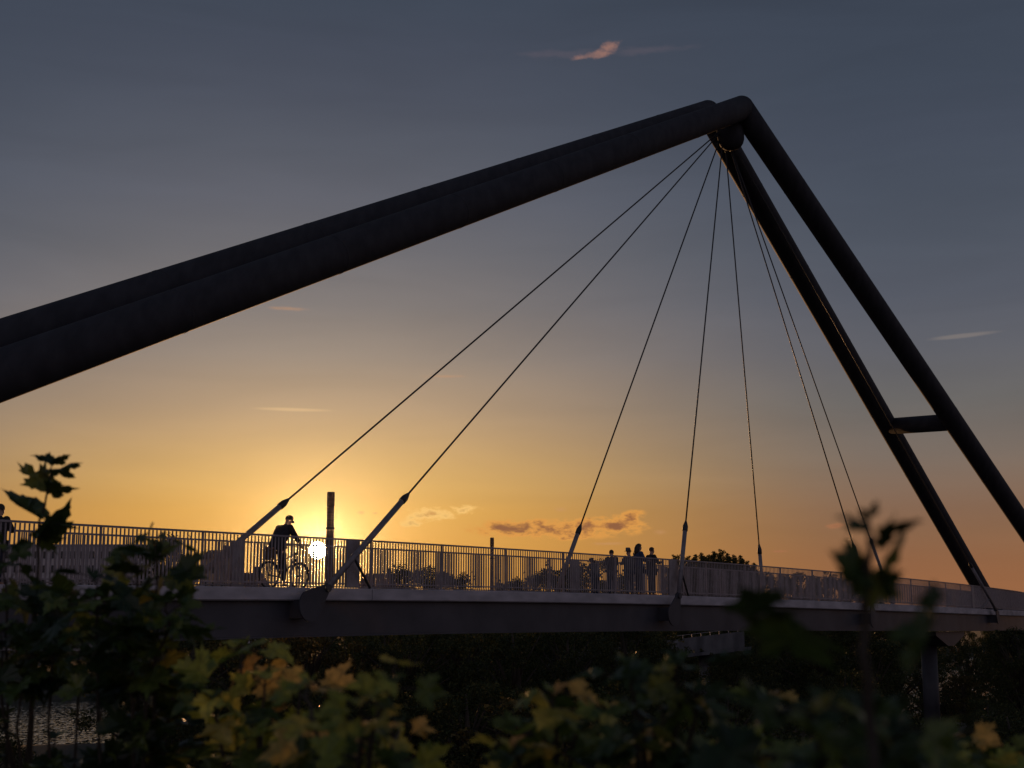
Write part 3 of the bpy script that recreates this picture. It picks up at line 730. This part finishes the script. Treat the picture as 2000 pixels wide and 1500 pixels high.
bk = empty('bicycle_basket', bp_, brz, 'oval wicker basket on the rear rack of the bicycle', 'basket'); obj('basket_body', bm, M['wicker'], bk)
bm = BM(); r_ = random.Random(5)
for k in range(16): sphere(bm, (r_.uniform(-.09,.09), -.46+r_.uniform(-.13,.13), .96+r_.uniform(0,.08)), r_.uniform(.03,.05), 1)
obj('flowered_cloth', bm, M['cloth_red'], bk, True)
person(bp_+Vector((0,0,0)), brz, 'cyclist in a peaked cap and loose dark jacket riding past the setting sun', dict(
    pelvis=(0,-.24,1.07), chest=(0,-.02,1.48), neck=(0,.11,1.63), head=(0,.19,1.77), shL=(-.20,.05,1.57), shR=(.20,.05,1.57),
    elL=(-.27,.18,1.36), elR=(.27,.18,1.36), wrL=(-.27,.34,1.19), wrR=(.27,.34,1.19),
    hipL=(-.10,-.17,1.03), hipR=(.10,-.17,1.03), knL=(-.12,.22,.90), knR=(.11,-.02,.60), anL=(-.13,.0,.56), anR=(.13,-.06,.20)),
    1.0, 'cloth_black', 'cloth_black', 'cap', bulk=1.55)
GP = 'people standing at the railing watching the sunset'
def stand(px, top, v, turn, label, **k):
    q, rz = on_deck(px, v)
    # height so that the head reaches the surveyed line
    d = ray(px, top); hd = math.hypot(d.x, d.y); want = CZ+d.z/hd*math.hypot(q.x, q.y)-q.z
    J_ = dict(elL=(-.25,.12,1.19), elR=(.25,.10,1.17), wrL=(-.14,.34,1.22), wrR=(.10,.35,1.20)) if px % 2 else dict(elL=(-.29,.02,1.16), wrL=(-.16,.22,1.02), elR=(.26,.13,1.18), wrR=(.12,.36,1.24))
    return person(q, rz+turn, label, k.pop('J', J_), want/(1.745+(.07 if k.get('hair') == 'hat' else 0)), group=GP, **k)
lean = dict(chest=(0,.10,1.28), neck=(0,.17,1.42), head=(0,.22,1.55), elL=(-.22,.28,1.16), elR=(.22,.28,1.16), wrL=(-.08,.44,1.14), wrR=(.08,.44,1.14), shL=(-.18,.13,1.36), shR=(.18,.13,1.36))
stand(1195, 1075, -1.2, R(60), 'person with short dark hair, low at the rail, left of the three taller heads', shirt='cloth_black', hair='short')
stand(1229, 1069, -.75, R(70), 'person in a brimmed hat standing left of the tallest one', shirt='cloth_grey', hair='hat')
stand(1247, 1063, -.62, R(-25), 'tallest of the group, with long loose hair, between the hat wearer and the short-haired man', shirt='cloth_blue', hair='long')
stand(1272, 1070, -.7, R(-20), 'broad-shouldered person with cropped hair at the right end of the group', shirt='cloth_black', hair='short')
stand(1163, 1087, -1.6, R(80), 'shorter person leaning on the railing at the left end of the group', shirt='cloth_grey', hair='curly', J=lean)
stand(1719, 1146, -W+.45, R(80), 'small child in dark blue clothes by the far railing beside the blurred maple shoot', shirt='cloth_blue', hair='short')
stand(-4, 986, -.8, R(20), 'person cut by the left frame edge, head just above the rail', shirt='cloth_black', hair='short')
# ------------------------------------------------------------------ foreground maples
HALF = [(.03,0),(.16,-.05),(.34,-.13),(.35,.0),(.50,.03),(.41,.15),(.60,.22),(.56,.33),(.72,.50),(.54,.47),(.50,.58),(.32,.44),(.24,.50),(.31,.66),(.20,.69),(.17,.83),(.08,.82),(0,1.02)]
def leaf(bm, base, d, nrm, size, r):
    """maple leaf: base point, direction to the tip, blade normal"""
    d = d.normalized(); s = d.cross(nrm).normalized(); n = s.cross(d).normalized()
    fold = r.uniform(.0,.45); curl = r.uniform(-.2,.50); wv = r.uniform(0,6); tw = r.uniform(-.35,.35); wd = r.uniform(.78,1.12); sk = r.uniform(-.18,.18)
    def P(x, y): return base+(s*(x*wd+sk*y*y)+d*y+n*(fold*abs(x)-curl*(y*y+x*x*.6)+tw*x*y+.05*math.sin(7*x+6*y+wv)+.02*math.sin(19*x-13*y+wv)))*size
    c0 = bm.verts.new(P(0,.0)); c1 = bm.verts.new(P(0,.30)); c2 = bm.verts.new(P(0,.62)); tip = bm.verts.new(P(0,1.02))
    j = [1+r.uniform(-.08,.08) for _ in HALF]
    for sg in (-1, 1):
        v = [bm.verts.new(P(sg*x*q, y*q)) for (x, y), q in zip(HALF[:-1], j)]+[tip]
        for k in range(len(v)-1):
            c = c1 if k < 12 else c2
            bm.faces.new((c, v[k], v[k+1]) if sg > 0 else (c, v[k+1], v[k]))
        bm.faces.new((c0, v[0], c1) if sg > 0 else (c0, c1, v[0]))
        bm.faces.new((c1, v[12], c2) if sg > 0 else (c1, c2, v[12]))
def pxd(a, b, D):            # direction in space from one pixel to another at depth D
    return atz(*b, D)-atz(*a, D)
def sapling(label, D, shoots, explicit=(), mat='maple', seed=1, lsize=.13, tip=True, gaps=()):
    """shoots: list of (pixel path from bottom to tip, n leaf pairs, depth offset); explicit: traced leaves (base px, tip px, face tilt, size factor, depth offset)"""
    r = random.Random(seed); b0 = atz(*shoots[0][0][0], D); gz = ground_h(b0.x, b0.y)
    e = empty('maple_sapling', (b0.x, b0.y+.1, gz), 0, label, 'sapling', 'leafy maple shoots in the foreground')
    st = BM(); lf = BM(); root = Vector((b0.x, b0.y+.1, gz-.05))
    toc = lambda p: (Vector((0,0,CZ))-p).normalized()
    for path, npair, dz in shoots:
        pts = []
        for k, (x, y) in enumerate(path): pts.append(atz(x, y, D+dz*(k/(len(path)-1))+r.uniform(-.02,.02)))
        # smooth the path
        P = []
        for k in range(len(pts)-1):
            for t in (0,.33,.66): P.append(pts[k].lerp(pts[k+1], t)+Vector((r.uniform(-1,1),r.uniform(-1,1),r.uniform(-1,1)))*.004)
        P.append(pts[-1]); low = [root.lerp(P[0], .35)+Vector((.03,0,0)), root.lerp(P[0], .7)]
        allp = [root]+low+P; n = len(allp)
        tube(st, allp, [.0045*(1-k/n)+.0015 for k in range(n)], 7)
        tot = npair
        for q in range(tot):
            f = (q+.6)/tot; pos = f*(len(P)-1); i = int(pos); p = P[i].lerp(P[min(i+1, len(P)-1)], pos-i)
            ax = (P[min(i+1, len(P)-1)]-P[max(i-1,0)]).normalized(); a0 = q*1.571+r.uniform(-.4,.4)
            sz = lsize*(1.1-.55*f**3)*r.uniform(.75,1.2)
            for sd in (0, math.pi):
                h = Vector((math.cos(a0+sd), math.sin(a0+sd), 0)); pd = (h+ax*r.uniform(.3,.9)).normalized()
                pl = sz*r.uniform(.35,.9); pe = p+pd*pl
                u_, v_ = proj(pe); hw = sz*F/D*.75
                if any(x0-hw < u_ < x1+hw and y0-hw*.7 < v_ < y1+hw*.9 for x0, y0, x1, y1 in gaps): continue
                tube(st, [p, p+pd*pl*.5+Vector((0,0,.006)), pe], .0014, 4)
                ld = (h+Vector((0,0,r.uniform(-.75,.35)))).normalized()
                nn = (Vector((0,0,1))*.8+Vector((r.uniform(-.9,.9), r.uniform(-1.3,.5), r.uniform(-.2,.6)))).normalized()
                leaf(lf, pe, ld, nn, sz, r)
        # small tip leaves
        for sd in (-1, 1) if tip else ():
            leaf(lf, P[-1], Vector((sd*.8, r.uniform(-.5,.5), .7)), Vector((-sd*.6, -.3, .8)), lsize*.42, r)
    for (bx, by), (tx, ty), tilt, wf, dz in explicit:
        b = atz(bx, by, D+dz); t = atz(tx, ty, D+dz+r.uniform(-.02,.02)); d = t-b; c = toc(b)
        sidev = d.normalized().cross(c).normalized(); nn = (c*math.cos(R(tilt))+ d.normalized().cross(sidev)*0 + sidev*math.sin(R(tilt))).normalized()
        leaf(lf, b, d, nn, d.length*wf, r)
    obj_s = wobj('stem', st, M['bark'], e, True); wobj('foliage', lf, M[mat], e, False)
    return e
sapling('tall dark maple shoot against the yellow sky at far left', 4.0,
    [([(60,1500),(66,1300),(72,1130),(75,1035),(88,985),(92,950),(98,925),(104,905)], 0, 0)],
    [((102,908),(62,884),62,1.0,0),((106,903),(140,885),60,.95,.02),((97,917),(161,906),77,1.05,.03),
     ((92,950),(34,912),52,1.1,.0),((92,950),(149,964),60,1.05,-.02),((90,955),(92,928),30,1.2,.02),
     ((82,1010),(0,952),78,1.0,.0),((78,1012),(38,968),76,.7,.05),
     ((76,1040),(138,968),62,1.0,-.03),((80,1046),(139,1008),66,1.0,.02),((78,1032),(104,990),70,.8,.02),((70,1052),(128,1046),50,1.0,0)],
    seed=3)
def rshoots(tips, bottom, n, r, spread=60):
    out = []
    for (x, y) in tips:
        bx = bottom+(x-bottom)*.55+r.uniform(-spread, spread); my = (y+1520)/2
        out.append(([(bx, 1560), ((x+bx)/2+r.uniform(-15,15), my), (x+r.uniform(-6,6), y+(1500-y)*.15), (x, y)], max(3, int((1560-y)/n)), r.uniform(-.25,.25)))
    return out
rr_ = random.Random(21)
sapling('dense dark maple mass filling the lower left corner', 3.9, rshoots([(8,1075),(62,1150),(120,1165),(0,1230),(90,1250),(160,1250),(40,1320),(110,1440),(10,1400)], 60, 46, rr_, 30), seed=5, lsize=.10, gaps=((60,1378,160,1445),))
sapling('dark maple shoot with an upright tip crossing the deck right of the left mass', 3.6, rshoots([(325,1175),(262,1080),(303,1060),(185,1130),(235,1220),(300,1230),(205,1300),(270,1330),(330,1400)], 250, 46, rr_, 25), seed=6, lsize=.10, gaps=((120,1375,170,1430),))
sapling('warm green maple shoots in the centre foreground, tallest just under the girder', 3.2, rshoots([(474,1258),(415,1360),(516,1312),(585,1322),(500,1400),(560,1420)], 500, 50, rr_, 25), mat='maple_warm', seed=8, lsize=.08)
sapling('blurred yellow maple leaves right of the central shoots', 2.3, rshoots([(602,1335),(700,1375),(762,1330),(680,1430),(780,1415)], 680, 54, rr_, 25), mat='maple_warm', seed=9, lsize=.07)
sapling('blurred maple shoots right of the frame centre', 2.5, rshoots([(1082,1352),(1020,1415),(1125,1420),(1000,1460),(1190,1385)], 1090, 54, rr_, 25), mat='maple_warm', seed=10, lsize=.075)
sapling('blurred green maple leaves below the concrete parapet', 2.3, rshoots([(1225,1300),(1318,1290),(1300,1390),(1360,1350),(1240,1430)], 1290, 56, rr_, 25), seed=12, lsize=.07)
sapling('maple shoots with an orange-edged leaf under the bridge right of centre', 2.5, rshoots([(1502,1360),(1440,1430),(1540,1460),(1395,1460)], 1480, 56, rr_, 25), mat='maple_warm', seed=13, lsize=.07)
sapling('very blurred close maple shoot rising in front of the bridge at right', 1.2,
    [([(1700,1560),(1696,1420),(1690,1280),(1694,1180),(1700,1120),(1705,1060),(1690,1010),(1684,995)], 0, 0)],
    [((1692,1030),(1626,988),72,1.0,0),((1690,1012),(1722,984),62,.9,.0),((1710,1042),(1800,1014),66,1.1,.0),((1716,1036),(1770,1000),74,.8,.03),
     ((1692,1130),(1616,1098),58,1.15,-.01),((1694,1136),(1792,1056),66,1.15,.01),((1706,1132),(1770,1120),50,1.0,.02),((1690,1120),(1684,1066),66,.9,0),((1688,1148),(1650,1118),45,1.3,0),((1690,1110),(1694,1156),35,1.1,0),
     ((1440,1172),(1560,1235),62,1.0,.10),((1520,1205),(1645,1330),60,1.0,.10),((1840,1162),(1802,1245),68,1.1,-.08),((1822,1215),(1772,1322),66,1.1,-.08)],
    seed=14, tip=False)
sapling('large dark blurred maple leaves low at right in front of the bank', 1.5, rshoots([(1590,1390),(1680,1380),(1740,1430),(1640,1450)], 1650, 66, rr_, 25), seed=15, lsize=.068)
sapling('small pale maple shoots at the bottom right edge', 2.6, rshoots([(1862,1440),(1835,1490),(1900,1485)], 1860, 50, rr_, 12), mat='maple_warm', seed=16, lsize=.06)
sapling('maple leaf tip poking in at the bottom right corner', 2.6, rshoots([(1992,1478),(2030,1455)], 2010, 50, rr_, 8), mat='maple_warm', seed=17, lsize=.06)
# ------------------------------------------------------------------ sky
sd = ray(620, 1075).normalized()
sunaz = math.atan2(sd.x, sd.y)
w = bpy.data.worlds.new("World"); scene.world = w; w.use_nodes = True
nt = w.node_tree; N = nt.nodes; L = nt.links; bg = N['Background']
def val(x):
    return x
def mth(op, a, b=None, c=None, clamp=False):
    n = N.new('ShaderNodeMath'); n.operation = op; n.use_clamp = clamp
    for i, q in enumerate((a, b, c)):
        if q is None: continue
        if isinstance(q, (int, float)): n.inputs[i].default_value = q
        else: L.new(q, n.inputs[i])
    return n.outputs[0]
def mrange(x, a, b, c=0, d=1, smooth=True):
    n = N.new('ShaderNodeMapRange'); n.interpolation_type = 'SMOOTHSTEP' if smooth else 'LINEAR'
    L.new(x, n.inputs['Value']); n.inputs['From Min'].default_value = a; n.inputs['From Max'].default_value = b; n.inputs['To Min'].default_value = c; n.inputs['To Max'].default_value = d
    return n.outputs[0]
def mix(f, a, b, mode='MIX'):
    n = N.new('ShaderNodeMix'); n.data_type = 'RGBA'; n.blend_type = mode
    for s, q in ((n.inputs[0], f), (n.inputs[6], a), (n.inputs[7], b)):
        if isinstance(q, (int, float, tuple)): s.default_value = q
        else: L.new(q, s)
    return n.outputs[2]
tc = N.new('ShaderNodeTexCoord'); sx = N.new('ShaderNodeSeparateXYZ'); L.new(tc.outputs['Generated'], sx.inputs[0])
X, Y, Z = sx.outputs
hor = mth('SQRT', mth('ADD', mth('MULTIPLY', X, X), mth('MULTIPLY', Y, Y)))
EL = mth('DIVIDE', Z, mth('MAXIMUM', hor, .001)); AZ = mth('ARCTAN2', X, Y)
def vy(py):
    d = ray(1000, py); return d.z/d.y
def uv(px, py):
    d = ray(px, py); return math.atan2(d.x, d.y), d.z/math.hypot(d.x, d.y)
cosd = mth('DIVIDE', mth('ADD', mth('MULTIPLY', X, math.sin(sunaz)), mth('MULTIPLY', Y, math.cos(sunaz))), mth('MAXIMUM', hor, .001))
DAZ = mth('ARCCOSINE', mth('MINIMUM', mth('MAXIMUM', cosd, -1.0), 1.0))
def ramp(stops):
    cr = N.new('ShaderNodeValToRGB'); el = cr.color_ramp.elements; lo, hi = -.1, 1.4
    st = sorted([((v-lo)/(hi-lo), c) for v, c in stops])
    el[0].position = st[0][0]; el[0].color = srgb(st[0][1]); el[1].position = st[-1][0]; el[1].color = srgb(st[-1][1])
    for p, c in st[1:-1]: e = el.new(p); e.color = srgb(c)
    L.new(mrange(EL, lo, hi, 0, 1, False), cr.inputs[0]); return cr.outputs[0]
near = ramp([(-.1,'#2a1e16'),(-.01,'#7a5030')]+[(vy(y), c) for y, c in ((1215,'#d08c34'),(1150,'#d8963a'),(1075,'#da9b42'),(1000,'#d8a04c'),(950,'#d2a35c'),(900,'#c89f66'),(850,'#bb9970'),(800,'#ad9276'),(700,'#93857a'),(600,'#7c7675'),(500,'#6b6a6f'),(400,'#60626c'),(300,'#555964'),(200,'#4c515e'),(100,'#464c5a'),(0,'#404856'))]+[(.8,'#363e4d'),(1.4,'#2e3644')])
far = ramp([(-.1,'#241c1a'),(-.01,'#5a4236')]+[(vy(y), c) for y, c in ((1215,'#986644'),(1150,'#986644'),(1100,'#926546'),(1050,'#8b664b'),(1000,'#846651'),(950,'#826c5c'),(900,'#796c62'),(800,'#6b6866'),(700,'#616269'),(600,'#575b66'),(500,'#505662'),(400,'#4a515e'),(300,'#454c5a'),(200,'#414957'),(100,'#3e4654'),(0,'#3b4351'))]+[(.8,'#333b4a'),(1.4,'#2c3442')])
back = ramp([(-.1,'#1c1a1c'),(0,'#5c565c'),(.1,'#867880'),(.25,'#857c88'),(.5,'#6b6d7c'),(1.4,'#3e4656')])
col = mix(mrange(DAZ, R(2), R(24)), near, far)
col = mix(mrange(DAZ, R(50), R(140)), col, back)
cv = N.new('ShaderNodeCombineXYZ'); L.new(mth('MULTIPLY', AZ, 5.0), cv.inputs[0]); L.new(mth('MULTIPLY', EL, 26.0), cv.inputs[1])
bn = N.new('ShaderNodeTexNoise'); bn.inputs['Scale'].default_value = 1; bn.inputs['Detail'].default_value = 6; bn.inputs['Roughness'].default_value = .55; bn.inputs['Distortion'].default_value = .6; L.new(cv.outputs[0], bn.inputs['Vector'])
bs = N.new('ShaderNodeVectorMath'); bs.operation = 'SCALE'; L.new(col, bs.inputs[0]); L.new(mrange(bn.outputs['Fac'], .25, .75, .94, 1.06, False), bs.inputs['Scale']); col = bs.outputs[0]
dp = N.new('ShaderNodeVectorMath'); dp.operation = 'DOT_PRODUCT'; L.new(tc.outputs['Generated'], dp.inputs[0]); dp.inputs[1].default_value = sd
TH = mth('ARCCOSINE', mth('MINIMUM', dp.outputs['Value'], 1.0))
def glow(base, sig, amp, colr):
    g = mth('MULTIPLY', mth('EXPONENT', mth('MULTIPLY', TH, -1/sig)), amp)
    return mix(1.0, base, mix(g, (0,0,0,1), colr), 'ADD')
col = glow(col, R(3.4), .56, (.80,.56,.24,1))
col = glow(col, R(1.3), .55, (1.0,.72,.32,1))
# clouds
def cloud(col, blobs, scale, lit, dark, K=1.0, thr=.15, darkness=1.0, seed=0, tilt=0.0, stretch=1.8, soft=.35, strength=1.0):
    mask = None
    for px, py, hw, hh in blobs:
        u0, v0 = uv(px, py); lx = mth('MULTIPLY', mth('SUBTRACT', AZ, u0), F/hw*math.cos(u0)**0); ly = mth('MULTIPLY', mth('SUBTRACT', EL, v0), F/hh)
        if tilt: ly = mth('SUBTRACT', ly, mth('MULTIPLY', lx, tilt))
        m_ = mth('SUBTRACT', 1.0, mth('SQRT', mth('ADD', mth('MULTIPLY', lx, lx), mth('MULTIPLY', ly, ly))))
        mask = m_ if mask is None else mth('MAXIMUM', mask, m_)
    cv = N.new('ShaderNodeCombineXYZ'); L.new(mth('MULTIPLY', AZ, scale), cv.inputs[0]); L.new(mth('MULTIPLY', EL, scale*stretch), cv.inputs[1]); cv.inputs[2].default_value = seed
    no = N.new('ShaderNodeTexNoise'); no.inputs['Scale'].default_value = 1; no.inputs['Detail'].default_value = 7; no.inputs['Roughness'].default_value = .6; L.new(cv.outputs[0], no.inputs['Vector'])
    d = mth('ADD', mask, mth('MULTIPLY', mth('SUBTRACT', no.outputs['Fac'], .5), K*3))
    a = mth('MULTIPLY', mth('MULTIPLY', mrange(d, thr, thr+soft), mrange(mask, -.35, .1)), strength)
    cc = mix(mth('MULTIPLY', mrange(d, thr+soft*.7, thr+soft*1.9), darkness), lit, dark)
    return mix(a, col, cc)
col = cloud(col, [(1010,1031,88,17),(1120,1034,95,20),(1205,1026,62,20),(1235,1012,26,16)], 80, srgb('#dd9a4c'), srgb('#84563f'), 1.15, -.40, .9, 3.3, .12, 1.9, .75)
col = cloud(col, [(842,1004,62,15),(905,996,34,9),(800,1022,26,9)], 110, srgb('#f4c474'), srgb('#b87840'), .95, -.1, .6, 8.1, .25, 1.8, .75)
col = cloud(col, [(1165,104,40,14),(1190,92,26,15),(1135,112,26,8)], 85, srgb('#9c7468'), srgb('#ac8070'), 1.0, .0, .3, 5.5, .5, 1.1, 1.0, .8)
col = cloud(col, [(1090,106,110,14),(1270,98,110,12)], 40, srgb('#5a5560'), srgb('#5a5560'), .8, .1, .3, 15.5, .1, 2, .9, .5)
col = cloud(col, [(575,800,100,5.5)], 20, srgb('#dcb98a'), srgb('#dcb98a'), .25, .05, .2, 2.2, -.1, 5, .7, .7)
col = cloud(col, [(1880,656,80,6)], 20, srgb('#7d7674'), srgb('#7d7674'), .25, .05, .2, 6.2, .7, 5, .7, .8)
col = cloud(col, [(1632,1027,22,7),(1522,1077,18,3)], 90, srgb('#a9704e'), srgb('#8f6049'), .6, .1, .6, 9.2, .2, 1.8, .8, .7)
col = cloud(col, [(565,603,55,6),(705,1001,14,6),(733,1002,10,4),(1095,995,22,8),(1290,1040,16,10),(1180,1062,60,5),(870,735,70,5)], 60, srgb('#c8946a'), srgb('#c8946a'), .6, .15, .2, 11.2, 0, 2, .9, .4)
# the sun itself
sun_f = mrange(TH, R(.36), R(.31))
col = mix(sun_f, col, (320.0,240.0,110.0,1))
L.new(col, bg.inputs['Color']); bg.inputs['Strength'].default_value = 1.0
# ------------------------------------------------------------------ sun lamp
sl = bpy.data.lights.new('sun', 'SUN'); sl.energy = 1.5; sl.angle = R(.53); sl.color = (1.0,.50,.20)
so_ = bpy.data.objects.new('sun', sl); C.objects.link(so_); so_.rotation_euler = sd.to_track_quat('Z', 'Y').to_euler(); so_.location = (0,0,60)
# ------------------------------------------------------------------ lens glare, imitated by an added air volume
GLARE_HAZE = 1.6e-5  # density of the scattering volume added to stand in for lens glare
if GLARE_HAZE:
    bm = BM(); box(bm, (40, 150, 29), (420, 360, 66)); 
    m = bpy.data.materials.new('glare_haze_air'); m.use_nodes = True; n_ = m.node_tree.nodes; n_.clear()
    o_ = n_.new('ShaderNodeOutputMaterial'); pv = n_.new('ShaderNodeVolumePrincipled'); pv.inputs['Density'].default_value = GLARE_HAZE
    pv.inputs['Color'].default_value = (.9,.85,.8,1); pv.inputs['Anisotropy'].default_value = .98; m.node_tree.links.new(pv.outputs[0], o_.inputs['Volume'])
    tag(obj('glare_haze', bm, m), 'thin air volume added to imitate lens glare around the sun', 'glare_haze', kind='stuff')
# ------------------------------------------------------------------ camera, render
cam = bpy.data.cameras.new('camera'); co = bpy.data.objects.new('camera', cam); C.objects.link(co); scene.camera = co
co.location = (0, 0, CZ); co.rotation_euler = (math.pi/2+TILT, 0, 0); cam.sensor_width = 36; cam.lens = 36*F/2000; cam.clip_end = 20000; cam.clip_start = .05
cam.dof.use_dof = True; cam.dof.focus_distance = 42; cam.dof.aperture_fstop = 5.0
vs_ = scene.view_settings; vs_.view_transform = 'Standard'; vs_.look = 'None'; vs_.exposure = 0; vs_.gamma = 1
cy = scene.cycles; cy.use_denoising = True; cy.max_bounces = 4; cy.diffuse_bounces = 1; cy.glossy_bounces = 2; cy.transmission_bounces = 3; cy.volume_bounces = 0; cy.transparent_max_bounces = 4
cy.sample_clamp_indirect = 4; cy.caustics_reflective = False; cy.caustics_refractive = False
